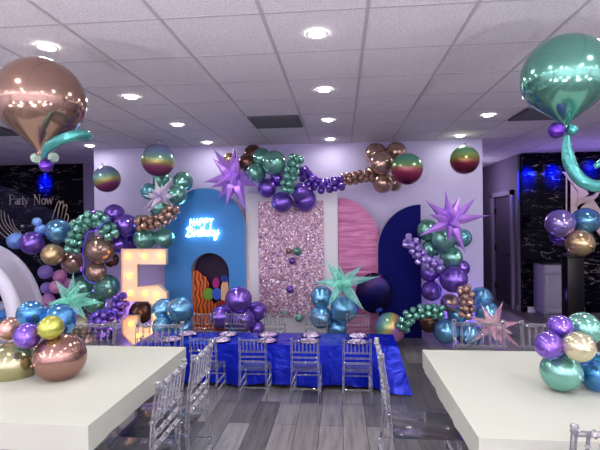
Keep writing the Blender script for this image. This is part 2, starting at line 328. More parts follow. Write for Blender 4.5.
w = bpy.data.worlds.new('world'); SC.world = w; w.use_nodes = True; w.node_tree.nodes['Background'].inputs['Color'].default_value = (.4, .38, .55, 1); w.node_tree.nodes['Background'].inputs['Strength'].default_value = .3

# ------------------------------------------------------------------ chairs
def bead(pts, r, beads, n=8, m=14):      # a turned rod with small swellings at the fractions in beads
    P = [Vector(p) for p in pts]; a, b = P[0], P[-1]; ts = [0]
    for q in beads: ts += [q-.03, q-.015, q, q+.015, q+.03]
    ts.append(1); rs = []; out = []
    for t_ in ts:
        k = t_*(len(P)-1); i = min(int(k), len(P)-2); f = k-i; out.append(P[i].lerp(P[i+1], f))
        d = min([abs(t_-q) for q in beads] or [1]); rs.append(r*(1.55 if d < .008 else 1.25 if d < .02 else 1))
    bm = B(); tube(bm, out, rs, n); return bm
def make_chair(label, group, kid):
    # adult size; child chairs are the same turned-rod design at their own proportions
    t = thing('childs_chair' if kid else 'acrylic_chair', label, 'chair', group=group)
    s = .667 if kid else 1.0; Wd = .205*s if kid else .2; rr = .0125*s*(1.12 if kid else 1)
    P = lambda x, y, z: (x*s, y*s, z*s)
    h = .9
    obj('seat', box(B(), -.195*s, .195*s, -.19*s, .2*s, .415*s, .442*s, .008), ACRS, t)
    for sx in (-1, 1):
        obj('leg', bead([P(sx*.195, -.255, 0), P(sx*.185, -.205, .43)], rr, (.3, .55)), ACR, t)
        obj('leg', bead([P(sx*.19, .205, 0), P(sx*.18, .175, .415)], rr, (.3, .6, .85)), ACR, t)
        bp = obj('back_post', bead([P(sx*.185, -.205, .43), P(sx*.182, -.222, .68), P(sx*.18, -.25, .872)], rr, (.12, .55)), ACR, t)
        q = B(); lathe(q, [(0, -.002), (.016*s, 0), (.017*s, .008*s), (.011*s, .013*s), (.017*s, .02*s), (.015*s, .028*s), (0, .032*s)], 10, P(sx*.18, -.25, .868)); obj('finial', q, ACR, bp)
    obj('top_rail', bead([P(-.18, -.249, .862), P(.18, -.249, .862)], rr*.95, (.2, .5, .8)), ACR, t)
    for z, y in ((.70, -.226), (.625, -.218), (.56, -.213)): obj('back_rail', bead([P(-.183, y, z), P(.183, y, z)], rr*.85, (.25, .5, .75)), ACR, t)
    for k in range(6):
        x = -.13+.052*k; obj('spindle', bead([P(x, -.226, .70), P(x, -.249, .862)], rr*.62, (.3, .5, .7), 6), ACR, t)
    obj('stretcher', bead([P(-.19, -.235, .2), P(.19, -.235, .2)], rr*.8, (.5,)), ACR, t); obj('stretcher', bead([P(-.187, .19, .25), P(.187, .19, .25)], rr*.8, (.5,)), ACR, t)
    for sx in (-1, 1):
        for z in (.14, .25): obj('stretcher', bead([P(sx*.19, -.24, z), P(sx*.187, .19, z)], rr*.75, (.5,)), ACR, t)
    return t
ga = 'full-size clear chairs at the white tables'
A = None
for x, y, rz, lb in ((-1.13, 2.26, PI/2, 'clear acrylic chair nearest the camera on the right side of left white table'), (-1.10, 2.695, PI/2, 'clear acrylic chair second from camera at right side of left white table'),
    (-1.955, 3.13, PI, 'clear chair behind left white table, beside the balloon centrepiece'), (-1.41, 3.13, PI, 'clear chair behind left white table near its right corner, before the lit numeral'),
    (.475, 2.785, -PI/2, 'clear chair at the left side of the right white table'), (1.04, 3.30, PI, 'clear chair behind right white table, left of the pair'),
    (1.53, 3.28, PI, 'clear chair behind right white table, half hidden by its balloons'), (1.03, 1.99, 0, 'clear chair top in the lower right corner before the right table')):
    c = A = make_chair(lb, ga, False) if A is None else A
    if c['label'] != lb: c = dup(A, lb)
    c.location = (x, y, 0); c.rotation_euler = (0, 0, rz)
# (a seat faces +y in its own frame: PI/2 turns it to face -x)
gk = 'small clear chairs around the blue table'
ordw = ['leftmost', 'second from left', 'middle', 'second from right', 'rightmost']
K = None
for row in (0, 1):
    for k in range(5):
        lb = ('small clear chair in the front row of the blue table, %s' if row == 0 else 'small clear chair behind the blue table, %s of its row') % ordw[k]
        if K is None: K = c = make_chair(lb, gk, True)
        else: c = dup(K, lb)
        if row == 0: p = at((153, 203, 252, 305, 357)[k], 338.5, 4.08); c.location = (p.x, 4.245, 0); c.rotation_euler = (0, 0, random.uniform(-.03, .03))
        else: p = at((200, 232, 273, 315, 358)[k], 316, 5.08); c.location = (p.x, 5.06, 0); c.rotation_euler = (0, 0, PI+random.uniform(-.06, .06))

# ------------------------------------------------------------------ tables and cloths
def drape(name, x0, x1, y0, y1, zt, drop, wave, flare, m, label, cat, rc=.03, n=44, seed=1, corner=0):
    rnd = random.Random(seed); per = []
    def edge(a, b, k):
        for i in range(k): f = i/k; per.append((a[0]+(b[0]-a[0])*f, a[1]+(b[1]-a[1])*f))
    kx, ky = max(6, int((x1-x0)/.035)), max(6, int((y1-y0)/.035))
    edge((x0, y0), (x1, y0), kx); edge((x1, y0), (x1, y1), ky); edge((x1, y1), (x0, y1), kx); edge((x0, y1), (x0, y0), ky)
    cx, cy = (x0+x1)/2, (y0+y1)/2; bm = B(); N = len(per); rows = []; ph = [rnd.uniform(0, 6.28) for _ in range(4)]
    ins = [(cx+(x-cx)*(1-.04/((x1-x0)/2)), cy+(y-cy)*(1-.04/((y1-y0)/2))) for x, y in per]
    top = [bm.verts.new((x, y, zt)) for x, y in ins]; rows.append(top)
    S = 9
    for s in range(S+1):
        f = s/S; ring = []
        for i, (x, y) in enumerate(per):
            u = i/N*2*PI
            nx = (1 if x >= x1-1e-6 else -1 if x <= x0+1e-6 else 0); ny = (1 if y >= y1-1e-6 else -1 if y <= y0+1e-6 else 0)
            isx = nx != 0; isc = math.hypot(min(x-x0, x1-x), min(y-y0, y1-y)) if True else 0
            cr = max(0, 1-isc/.22)
            wv = wave*f*(math.sin(u*17+ph[0])+.6*math.sin(u*31+ph[1])+.4*math.sin(u*53+ph[2]))
            o = .004 + wv + flare*f*(.4+cr*corner); dz = drop*f*(1+.03*math.sin(u*9+ph[3])*f+.07*cr*corner) 
            z = zt - .012*(1 if s else .3) - dz
            ring.append(bm.verts.new((x+nx*o, y+ny*o, max(z, .012))))
        rows.append(ring)
    for A_, D_ in zip(rows, rows[1:]):
        for i in range(N): j = (i+1) % N; bm.faces.new((A_[i], D_[i], D_[j], A_[j]))
    bm.faces.new(top)
    o = obj(name, bm, m); recenter(o, (cx, cy, zt)); tag(o, label, cat); return o
def table(name, label, x0, x1, y0, y1, zt, ft):
    t = thing(name, label, 'table', ((x0+x1)/2, (y0+y1)/2, 0)); hx, hy = (x1-x0)/2, (y1-y0)/2
    obj('tabletop', box(B(), -hx, hx, -hy, hy, zt-.045, zt, .008), M['tabletop'], t)
    for sx in (-1, 1):
        for sy in (-1, 1):
            q = B(); X, Y = sx*(hx-ft), sy*(hy-.09); tube(q, [(X, Y, 0), (X, Y, zt-.045)], .016, 10); obj('leg', q, M['steel'], t)
    return t
table('banquet_table', 'long table under white cloth at left, holding a balloon centrepiece', -2.97, -1.155, 1.945, 3.20, .742, .3)
table('banquet_table', 'long table under white cloth at right, holding a balloon centrepiece', .575, 2.39, 1.945, 3.22, .742, .3)
drape('tablecloth', -2.985, -1.148, 1.932, 3.212, .75, .115, .003, .004, M['wcloth'], 'ivory fitted cloth on the left foreground table', 'tablecloth', seed=3)
drape('tablecloth', .567, 2.41, 1.932, 3.235, .75, .115, .003, .004, M['wcloth'], 'ivory fitted cloth on the right foreground table', 'tablecloth', seed=4)
table('low_table', 'low long table under shiny blue cloth before the backdrop', -2.08, .52, 4.47, 4.91, .43, .75)
drape('tablecloth', -2.10, .54, 4.45, 4.93, .44, .385, .016, .045, M['bcloth'], 'shiny royal blue cloth draped over the low table', 'tablecloth', seed=8, corner=2.2)

# plates and napkins
def plate_bm():
    bm = B(); n = 48; prof = [(0, .002), (.06, .002), (.085, .006), (.108, .014), (.110, .012), (.08, 0), (0, 0)]
    rings = []
    for r, z in prof: rings.append([bm.verts.new(((r+(.004*math.cos(12*2*PI*k/n) if r > .1 else 0))*math.cos(2*PI*k/n), (r+(.004*math.cos(12*2*PI*k/n) if r > .1 else 0))*math.sin(2*PI*k/n), z)) for k in range(n)] if r else [bm.verts.new((0, 0, z))])
    for a, d in zip(rings, rings[1:]):
        for k in range(n):
            j = (k+1) % n; f = [a[k], a[j], d[j], d[k]] if len(a) > 1 and len(d) > 1 else ([a[0], d[j], d[k]] if len(a) == 1 else [a[k], a[j], d[0]]); bm.faces.new(f)
    return bm
def pile_bm(seed):     # a folded printed napkin fanned on the plate
    rnd = random.Random(seed); bm = B(); n = 28; lv = [(0, .03), (.04, .027), (.075, .014), (.09, .0)]; rings = []
    for r, z in lv: rings.append([bm.verts.new((r*(1+.12*math.cos(7*2*PI*k/n+seed))*math.cos(2*PI*k/n), r*(1+.12*math.cos(7*2*PI*k/n+seed))*math.sin(2*PI*k/n), z+(rnd.uniform(-.004, .006) if 0 < z < .03 else 0))) for k in range(n)] if r else [bm.verts.new((0, 0, z))])
    for a, d in zip(rings, rings[1:]):
        for k in range(n):
            j = (k+1) % n; bm.faces.new([a[k], a[j], d[j], d[k]] if len(a) > 1 else [a[0], d[j], d[k]])
    bm.faces.new(rings[-1]); return bm
P0 = N0 = None
for row, ys, pxs, py in ((0, 4.56, (172, 221, 267, 309, 357), 340), (1, 4.80, (188, 228, 268, 311, 358), 333.5)):
    for k in range(5):
        side = 'nearer the camera' if row == 0 else 'nearer the backdrop'
        lp = 'dark purple plate on blue table, side %s, %s' % (side, ordw[k]); lnp = 'pink and white printed napkin on %s plate of side %s' % (ordw[k].replace(' from', ' plate from') if 0 else ordw[k], side)
        if P0 is None: P0 = o = tag(obj('plate', plate_bm(), M['plate']), lp, 'plate', 'plates on the blue table')
        else: o = P0.copy(); C.objects.link(o); o['label'] = lp
        p = at(pxs[k], py, ys); o.location = (p.x, ys, .4405); o.rotation_euler = (0, 0, random.random()*6)
        if N0 is None: N0 = q = tag(obj('napkin', pile_bm(2), M['napkin']), lnp, 'napkin', 'napkins on the plates')
        else: q = N0.copy(); C.objects.link(q); q['label'] = lnp
        q.location = (p.x, ys, .4445); q.rotation_euler = (0, 0, random.random()*6)
p = at(376.5, 343, 4.55); bm = B(); tube(bm, smoothpath([(-.01, -.055, .02), (0, 0, .022), (.005, .055, .02)], 4), .02, 12)
tag(recenter(obj('paper_roll', bm, M['roll']), (0, 0, 0)), 'small cream paper roll at the right end of blue table', 'paper roll').location = (p.x, 4.55, .441)
#@@START
# ------------------------------------------------------------------ backdrop boards
def arc(cx, cz, r, a0, a1, n=24): return [(cx+r*math.cos(math.radians(a0+(a1-a0)*i/n)), cz+r*math.sin(math.radians(a0+(a1-a0)*i/n))) for i in range(n+1)]
def place(name, bm, m, parent, y): o = obj(name, bm, m, parent); o.location = (0, y, 0) if parent is None else o.location; return o
YBD = 6.52
# blue arch board with an arched niche
a = at(165, 300, YBD); b = at(246, 300, YBD); cx = (a.x+b.x)/2; hw = (b.x-a.x)/2; ztop = at(206, 188, YBD).z
t = thing('arch_board', 'tall blue arch-topped board with dark arched niche and neon greeting', 'backdrop', (cx, YBD, 0))
zs = ztop-hw
na, nb = at(191, 280, YBD).x-cx, at(229, 280, YBD).x-cx; nr = (nb-na)/2; nc = (na+nb)/2; nz_ = at(210, 253, YBD).z; zb = at(210, 332, YBD).z
outer = [(-hw, 0), (hw, 0)] + arc(0, zs, hw, 0, 180)
hole = [(na, zb), (nb, zb)] + arc(nc, nz_-nr, nr, 0, 180, 18)
bm = slab(B(), outer, .22, [hole]); o = obj('board', bm, [M['blueboard'], M['side']], t, True)
for p in o.data.polygons:
    if abs(p.normal.y) < .5: p.material_index = 1
bm = slab(B(), [(na-.02, zb-.02), (nb+.02, zb-.02)] + arc(nc, nz_-nr, nr+.02, 0, 180, 18), .02); o = obj('niche_back', bm, M['plumboard'], t); o.location = (0, .18, 0)
# plain coloured shapes stand in the niche (generic stand-in for its printed picture)
def prt(name, pts, m, y, lab=None):
    q = [(at(px, py, YBD+y).x-cx, at(px, py, YBD+y).z) for px, py in pts]; o = obj(name, slab(B(), q, .012), m, t); o.location = (0, y, 0)
    if lab: o['label'] = lab
    return o
def ell(px, py, rx, ry, n=20): return [(px+rx*math.cos(2*PI*i/n), py+ry*math.sin(2*PI*i/n)) for i in range(n)]
prt('picture_shape', [(191.5, 330), (191.5, 276), (194, 270), (199, 271), (202, 275), (206, 277), (209, 284), (207, 292), (214, 304), (219, 301), (227, 304), (227.5, 330)], M['orange'], .10, 'orange striped wavy shape')
prt('picture_shape', ell(208.5, 294, 5.5, 6), M['greenp'], .08, 'small green round shape')
prt('picture_shape', ell(217, 294, 5, 6), M['bluep'], .07, 'small blue round shape')
prt('picture_shape', ell(216, 283, 3.6, 5.5), M['magp'], .12, 'small magenta oval shape')
prt('picture_shape', [(221, 302), (221, 286), (223, 281), (227.5, 281), (228.4, 286), (228.4, 302)], M['tanp'], .06, 'pale tan rounded shape')
prt('picture_shape', ell(224.5, 278.5, 4, 3.6), M['bluecap'], .05, 'dark blue rounded shape')
prt('picture_shape', [(215, 330), (216, 304), (222, 300), (228.4, 303), (228.4, 330)], M['redp'], .04, 'dark red shape')

# neon greeting
def neon():
    L = {'H': [[(0, 0), (0, 1)], [(.6, 0), (.6, 1)], [(0, .5), (.6, .5)]], 'A': [[(0, 0), (.33, 1), (.66, 0)], [(.13, .38), (.53, .38)]], 'P': [[(0, 0), (0, 1), (.4, 1), (.58, .85), (.58, .62), (.4, .47), (0, .47)]], 'Y': [[(0, 1), (.3, .5), (.6, 1)], [(.3, .5), (.3, 0)]]}
    t = thing('neon_sign', 'glowing white neon greeting sign on the blue arch board', 'neon sign', (0, 0, 0))
    y = YBD-.035
    def stroke(bm, pts, sm): 
        q = [at(px, py, y) for px, py in pts]; tube(bm, smoothpath(q, 4) if sm and len(q) > 2 else q, .0085, 6)
    bm = B(); x = 190.0
    for i, ch in enumerate('HAPPY'):
        for s in L[ch]: stroke(bm, [(x+u*5.2+v*.8, 225.6-.15*i-v*6.6) for u, v in s], False)
        x += 4.75
    obj('upper_word', bm, M['neon'], t)
    bm = B(); S = lambda pts: stroke(bm, [(185.5+u*33.5+.12*v*9, 236.6-1.2*u-v*9.2) for u, v in pts], True)
    S([(.07, 1.0), (.06, .5), (.04, .02)]); S([(0, .8), (.06, 1.0), (.15, .98), (.16, .72), (.07, .56), (.17, .46), (.18, .1), (.09, -.02), (.0, .1)])      # B
    S([(.20, .1), (.235, .55), (.235, .1), (.265, .02), (.29, .2)]); S([(.238, .76), (.242, .8)])            # i
    S([(.29, .2), (.315, .55), (.325, .6), (.37, .56), (.365, .1), (.395, .02), (.42, .2)])                  # r
    S([(.455, .98), (.445, .4), (.45, .06), (.48, .05), (.5, .2)]); S([(.41, .66), (.5, .68)])               # t
    S([(.52, 1.0), (.515, .5), (.51, .02)]); S([(.515, .35), (.55, .58), (.58, .5), (.58, .08), (.61, .04)]) # h
    S([(.69, .5), (.65, .56), (.625, .3), (.65, .03), (.69, .15), (.71, .55)]); S([(.72, 1.0), (.71, .5), (.71, .08), (.735, .04)])  # d
    S([(.82, .5), (.785, .56), (.76, .3), (.785, .03), (.82, .15), (.83, .5)]); S([(.83, .5), (.83, .08), (.855, .06)])  # a
    S([(.87, .55), (.875, .15), (.905, .06), (.945, .3)]); S([(.96, .6), (.945, .0), (.92, -.4), (.87, -.42), (.88, -.15), (1.0, .25)])  # y
    obj('lower_word', bm, M['neon'], t)
    return t
neon()
# white frame with sequin panel
yS = 6.6
l, r = at(246.5, 300, yS).x, at(338.5, 300, yS).x; zt = at(292, 193, yS).z
t = thing('panel_frame', 'white upright frame board behind the pink sequin panel', 'backdrop', (0, 0, 0))
obj('board', box(B(), l, r, yS, yS+.2, 0, zt, .006), M['whiteboard'], t)
l2, r2 = at(259, 300, yS-.03).x, at(324.5, 300, yS-.03).x; z1 = at(292, 201, yS-.03).z; z0 = at(292, 318, yS-.03).z
tag(recenter(obj('sequin_panel', box(B(), l2, r2, yS-.03, yS-.002, z0, z1), M['sequin'], None, False), ((l2+r2)/2, yS-.015, z0)), 'pink silver sequin shimmer panel in the centre of the backdrop', 'sequin panel')
# pink and navy half arches
yP = 6.66
l = at(338.8, 300, yP).x; r = at(380.5, 300, yP).x; zt = at(342, 198, yP).z; w_ = r-l; e_ = w_*1.12
ptsP = [(l, 0), (r, 0)] + [(l+w_*math.cos(u*PI/2/20), zt-e_+e_*math.sin(u*PI/2/20)) for u in range(21)]
o = obj('half_arch_backdrop', slab(B(), ptsP, .1), M['pink']); tag(o, 'pink crinkled fabric half-arch panel right of the sequin panel', 'backdrop'); o.location = (0, yP, 0)
yN = 6.5
l = at(378.5, 300, yN).x; r = at(421.5, 300, yN).x; zt = at(421, 204.5, yN).z; w_ = r-l; e_ = w_*1.08
ptsN = [(l, 0), (r, 0)] + [(r-w_*math.cos(u*PI/2/20), zt-e_+e_*math.sin(u*PI/2/20)) for u in range(20, -1, -1)]
bm = slab(B(), ptsN, .16); o = obj('half_arch_backdrop', bm, [M['navy'], M['side']]); o.location = (0, yN, 0); tag(o, 'dark navy half-arch board behind the right balloon column', 'backdrop')
for p in o.data.polygons:
    if abs(p.normal.y) < .5: p.material_index = 1
# little balloons stuck on the sequin panel
# ------------------------------------------------------------------ lit numeral
y5 = 5.98
pts5 = [(120, 250), (166, 250), (166, 265.5), (136.5, 265.5), (136.5, 288), (158, 286), (167, 294), (167, 335), (157, 346), (131, 346), (121, 335), (121, 322), (126, 317), (137, 317), (137, 324), (141, 329), (147, 329), (151, 325), (151, 306), (147, 302.5), (120, 303)]
pp = [at(px*.97+4.3, py+1.2, y5-.05) for px, py in pts5]; zmin = min(p.z for p in pp)
t = thing('marquee_number', 'big white marquee numeral 5 with glowing bulbs by the left garland', 'lit number', (0, y5, 0))
loop = [(p.x, p.z-zmin) for p in pp]
bm = slab(B(), loop, .05); o = obj('numeral', bm, [M['five'], M['fiveside']], t)
for p in o.data.polygons:
    if abs(p.normal.y) < .5: p.material_index = 1
bm = B(); n = len(loop); q = [bm.verts.new((x, -.03, z)) for x, z in loop]; q2 = [bm.verts.new((x, .0, z)) for x, z in loop]
for i in range(n): bm.faces.new((q[i], q[(i+1) % n], q2[(i+1) % n], q2[i]))
rim = obj('rim', bm, M['fiveside'], t, False); md = rim.modifiers.new('thickness', 'SOLIDIFY'); md.thickness = .012; md.offset = 0
for px, py in ((127, 257.5), (143.5, 257.5), (160, 257), (128, 277), (129, 294.5), (144, 294.5), (156, 295.5), (159, 310), (129.5, 325), (137, 337), (150, 338), (159.5, 325)):
    p = at(px*.97+4.3, py+1.2, y5-.03); bm = B(); lathe(bm, [(0, 0), (.02, .004), (.027, .016), (.022, .032), (0, .04)], 12)
    o = obj('bulb', bm, M['bulb'], t); o.rotation_euler = (PI/2, 0, 0); o.location = (p.x, 0, p.z-zmin)
lamp('marquee_glow', 'POINT', (at(140, 340, 5.6).x, 5.7, .3), 2.0, (1, .6, .25), shadow_soft_size=.15)

# ------------------------------------------------------------------ balloons
def balloon_mesh(name, m, tied=True, u=28, v=20):
    bm = B(); prof = []
    for i in range(v+1):
        a_ = -PI/2+PI*i/v; r = math.cos(a_); z = math.sin(a_)
        if z < 0: r *= 1-.10*(-z)**2; z *= 1.07
        prof.append((max(r, 0), z))
    if tied:
        prof = [(0, -1.17), (.05, -1.17), (.07, -1.15), (.03, -1.11), (.04, -1.075)] + prof[2:]
    lathe(bm, prof, u); me = bpy.data.meshes.new(name); bmesh.ops.recalc_face_normals(bm, faces=bm.faces); bm.to_mesh(me); bm.free()
    for p in me.polygons: p.use_smooth = True
    me.materials.append(m); return me
BM = {}
def balloon(col, pos, r, label, group, rot=None, name='balloon', mini=False):
    key = (col, mini)
    if key not in BM: BM[key] = balloon_mesh(name, CH[col], True, 14 if mini else 28, 10 if mini else 20)
    o = bpy.data.objects.new(name, BM[key]); C.objects.link(o); o.location = pos; o.scale = (r, r, r)
    o.rotation_euler = rot if rot is not None else (random.uniform(-1.9, -1.2), random.uniform(-.4, .4), random.uniform(-.6, .6))
    return tag(o, label, 'balloon', group)
def cluster(items, y0, group, ymax=6.75, ymin=5.0, where=''):
    # items: colour, px, py, radius px, depth hint, label ; overlapping neighbours are pushed apart in depth
    L = [[c, px, py, r, y0+dy, lb] for c, px, py, r, dy, lb in items]
    for it in range(80):
        moved = False
        for i in range(len(L)):
            for j in range(i+1, len(L)):
                a_, b_ = L[i], L[j]; pa, pb = at(a_[1], a_[2], a_[4]), at(b_[1], b_[2], b_[4])
                ra, rb = a_[3]*span(a_[1], a_[2], a_[4]), b_[3]*span(b_[1], b_[2], b_[4])
                if (pa-pb).length < .90*(ra+rb):
                    s = 1 if (a_[4] < b_[4] or (a_[4] == b_[4] and items[i][4] <= items[j][4])) else -1
                    a_[4] -= .008*s; b_[4] += .008*s; moved = True
        for a_ in L: 
            ra = a_[3]*span(a_[1], a_[2], a_[4]); a_[4] = min(max(a_[4], ymin), ymax-ra)
        if not moved: break
    for c, px, py, r, y, lb in L: balloon(c, at(px, py, y), r*span(px, py, y)*1.06, lb, group if group else None)
    return L
def strand(col, path, y, rpx, width, label, group, n=4, lim=0, ymax=None, jit=.08):
    P = smoothpath([at(px, py, y+(q[0] if q else 0)) for px, py, *q in path], 12); sp = span(path[0][0], path[0][1], y); r = rpx*sp; R = max(width*sp/2-r, r*1.28)
    d = 0; nxt = r*.4; k = 0; cnt = 0
    for a_, b_ in zip(P, P[1:]):
        seg = (b_-a_).length; tdir = (b_-a_).normalized()
        while nxt <= d+seg:
            c = a_.lerp(b_, (nxt-d)/seg); u = tdir.cross(Vector((0, 1, 0))).normalized(); v = Vector((0, 1, 0))
            for i in range(n):
                th = 2*PI*(i+.5*(k % 2))/n + .35; rr = r*random.uniform(.95, 1.05)
                p = c+u*R*math.cos(th)+v*R*.9*math.sin(th)+Vector((random.uniform(-jit, jit)*r, random.uniform(-jit, jit)*r, random.uniform(-jit, jit)*r))
                if ymax and p.y > ymax-rr: p.y = ymax-rr
                balloon(col, p, rr, label, group, mini=True); cnt += 1
            nxt += r*1.8; k += 1
        d += seg
    return cnt
NM = 0
# --- left garland
cluster([
 ('purple', 114.5, 214, 9.5, 0, 'purple chrome balloon topmost on the left garland, above the darker one'), ('purple', 125.5, 225.5, 11, -.1, 'large purple chrome balloon left of the copper strand'),
 ('purple', 119.5, 244, 8.5, -.05, 'purple chrome balloon right of the big bronze one on left garland'), ('darkpurple', 130.5, 243, 8, .12, 'dark purple balloon tucked between purple and green above the numeral'),
 ('purple', 94, 220, 10, .15, 'purple balloon mostly hidden behind the curled green strand'), ('bronze', 100, 250, 13.5, -.2, 'largest bronze chrome balloon in the middle of the left garland'),
 ('bronze', 96.5, 272, 9.5, -.15, 'bronze balloon directly beneath the largest bronze one, left garland'), ('copper', 73, 262, 11, -.05, 'rosy bronze balloon left of the largest bronze balloon'),
 ('dark', 111.5, 260, 7, .05, 'small dark bronze balloon at the left edge of the numeral'), ('green', 144.5, 238.5, 10.5, -.12, 'green chrome balloon above the lit numeral, left of two'),
 ('green', 164, 238, 10, -.05, 'green chrome balloon above the lit numeral, right of two'), ('green', 140, 224, 9, .2, 'dark green balloon peeking behind the copper strand'),
 ('green', 183, 181.5, 9.5, .1, 'green balloon at top right by the rainbow sphere, higher of two'), ('green', 177.5, 195, 10, 0, 'pale green balloon at the upper corner of the blue arch board'),
 ('green', 162, 180, 9, .18, 'green balloon under the rainbow sphere behind the iridescent star'), ('teal', 149, 191.5, 8, .15, 'teal balloon left behind the iridescent star'), ('green', 160, 208, 9.5, .15, 'green balloon behind the copper strand under the iridescent star'),
 ('green', 107, 287, 12, -.1, 'large green balloon left of the lit numeral'), ('green', 95, 303, 10.5, 0, 'dark green balloon behind the right spikes of the teal star'), ('green', 84, 286, 11, .1, 'green balloon behind the top of the left teal star'),
 ('olive', 82, 325, 11, -.05, 'beige bronze balloon behind the clear chair at left white table'), ('copper', 89, 341, 7, -.1, 'small rosy balloon low behind the clear chair at left table'), ('purple', 104, 336, 9.5, .05, 'purple balloon low under the purple mini strand by the numeral'),
 ('dark', 141, 312, 11, .45, 'dark bronze balloon seen through the gap of the numeral')], 6.22, 'balloons of the left garland', ymin=5.5)
cluster([('blue', 58, 231, 11.5, 0, 'large blue green balloon under the gold wing at left'), ('lightblue', 37, 222, 4.3, 0, 'tiny light blue balloon, higher of two at left'), ('lightblue', 41, 230, 5.5, .05, 'small light blue balloon, lower of two beside the blue green one'),
 ('purple', 32, 243, 11, -.1, 'deep purple balloon over the white tunnel arch'), ('lightblue', 16, 241, 8, 0, 'light blue balloon left of the deep purple one over the arch'), ('gold', 52.5, 254.5, 10.3, -.1, 'gold bronze balloon right of the white tunnel arch')], 6.0, 'balloons at the left end of the garland', ymin=5.4)
NM += strand('green', [(72, 251), (75, 238), (78, 228), (86, 221), (96, 219), (104, 223), (109, 231), (113, 238)], 5.86, 4.2, 16, 'little green chrome balloon in the curled strand on the left garland', 'little green balloons, left garland', 4)
NM += strand('bronze', [(138, 223), (150, 223), (162, 220), (171, 212), (176, 203)], 5.92, 3.7, 15, 'little copper chrome balloon in the strand above the lit numeral', 'little copper balloons, left garland', 4)
NM += strand('purple', [(94, 324), (103, 317), (113, 316), (120, 308), (120, 298), (117, 292)], 5.66, 4.0, 17, 'little purple chrome balloon in the strand left of the lit numeral', 'little purple balloons, left garland', 4)
# --- top garland
cluster([('green', 274, 163, 11.8, -.12, 'largest green chrome balloon of the top garland'), ('green', 262, 158, 9.3, 0, 'green balloon behind the largest green one, top garland'), ('green', 256, 173, 9.5, -.08, 'green balloon low left in top garland beside purple'),
 ('dark', 253, 154, 8.8, .1, 'dark bronze balloon highest of the top garland'), ('dark', 247.5, 163, 8.8, 0, 'dark bronze balloon right of the lilac star, lower of two'), ('gold', 230, 159.5, 6.5, .12, 'gold balloon peeking behind the lilac star'),
 ('purple', 279, 178, 8.5, -.05, 'purple balloon under the largest green one, half covered by mini strand'), ('purple', 267, 188, 9.2, -.1, 'purple balloon leftmost of the four above the sequin panel'), ('purple', 282, 202, 10, -.15, 'lowest purple balloon over the top edge of sequin panel'),
 ('purple', 300, 192, 8.5, 0, 'dark purple balloon right of the green mini strand'), ('purple', 305, 200, 11, .05, 'violet balloon at right end of the purple group over sequin panel')], 6.4, 'balloons of the top garland', ymax=6.58, ymin=5.6)
NM += strand('green', [(297, 157), (294, 165), (291, 174), (288, 184), (286, 196)], 6.02, 3.7, 15.5, 'little green chrome balloon in the strand hanging over the top garland', 'little green balloons, top garland', 4)
NM += strand('purple', [(301, 170), (306, 177), (314, 183), (323, 186.5), (333, 184), (342, 183)], 6.4, 3.6, 16.5, 'little purple chrome balloon in the strand across the top of the wall', 'little purple balloons, top garland', 4)
NM += strand('bronze', [(342, 180), (354, 178), (363, 176), (374, 176)], 6.45, 3.2, 12.5, 'little bronze chrome balloon in the strand near the bronze cluster', 'little bronze balloons, top garland', 4)
cluster([('bronze', 376, 154, 10.5, .05, 'bronze balloon top left of the right bronze cluster'), ('bronze', 396, 152.5, 10, .05, 'bronze balloon top right of the right bronze cluster'), ('bronze', 381.5, 163, 11.5, -.12, 'bronze balloon in front at centre of the right bronze cluster'),
 ('bronze', 383, 183, 9.7, -.05, 'bronze balloon lowest in the right bronze cluster'), ('bronze', 394, 183, 8, .1, 'bronze balloon peeking beneath the rainbow sphere'), ('bronze', 372, 172, 7, .1, 'bronze balloon at the inner end of the bronze mini strand')], 6.5, 'balloons of the right bronze cluster', ymax=6.88)
# --- right column
cluster([('green', 428, 230, 10.5, .1, 'green balloon top left of the right column'), ('green', 443, 240, 12, -.1, 'largest green balloon under the right lilac star'), ('teal', 462, 238, 9, .1, 'teal balloon right behind the right lilac star'),
 ('green', 431, 249, 9, .08, 'green balloon behind the lilac mini strand, right column'), ('green', 451, 257.5, 10.5, -.02, 'lowest green balloon of the right column'), ('purple', 461, 268, 8, .12, 'purple balloon at the right edge of column under the green'),
 ('purple', 430, 272, 9.5, .05, 'purple balloon beneath the lilac mini strand'), ('purple', 453.5, 279, 13, -.12, 'largest purple balloon in the middle of the right column'), ('purple', 431.5, 291, 9.5, 0, 'purple balloon left of the bronze one, right column'),
 ('bronze', 450, 303, 9, .05, 'bronze balloon under the largest purple one, right column'), ('dark', 429, 322, 10, .1, 'dark bronze balloon behind the green floor strand'), ('blue', 481, 298, 10.5, .05, 'blue balloon right of the tan mini strand, higher of two'),
 ('blue', 487, 313, 11.5, -.05, 'blue balloon at the right end of column above the pink star'), ('blue', 457, 315, 9, .1, 'blue balloon behind the tan mini strand'), ('blue', 446, 331, 12, -.05, 'blue balloon low left behind the clear chair'), ('blue', 469, 334, 12, 0, 'blue balloon low centre seen through the clear chair back')], 6.2, 'balloons of the right column', ymax=6.8, ymin=5.5)
NM += strand('lilac', [(406, 240), (412, 243), (418, 252), (424, 262), (433, 265), (440, 266)], 5.85, 3.4, 16.5, 'little lilac chrome balloon in the strand on the right column', 'little lilac balloons, right column', 4)
NM += strand('bronze', [(463, 288), (467, 297), (467, 308), (464, 319)], 5.75, 3.7, 14, 'little tan bronze balloon in the upright strand, right column', 'little tan balloons, right column', 4)
NM += strand('green', [(402, 329), (407, 319), (418, 312), (432, 311), (446, 313)], 5.85, 3.6, 15, 'little green chrome balloon in the low strand of right column', 'little green balloons, right column', 4)
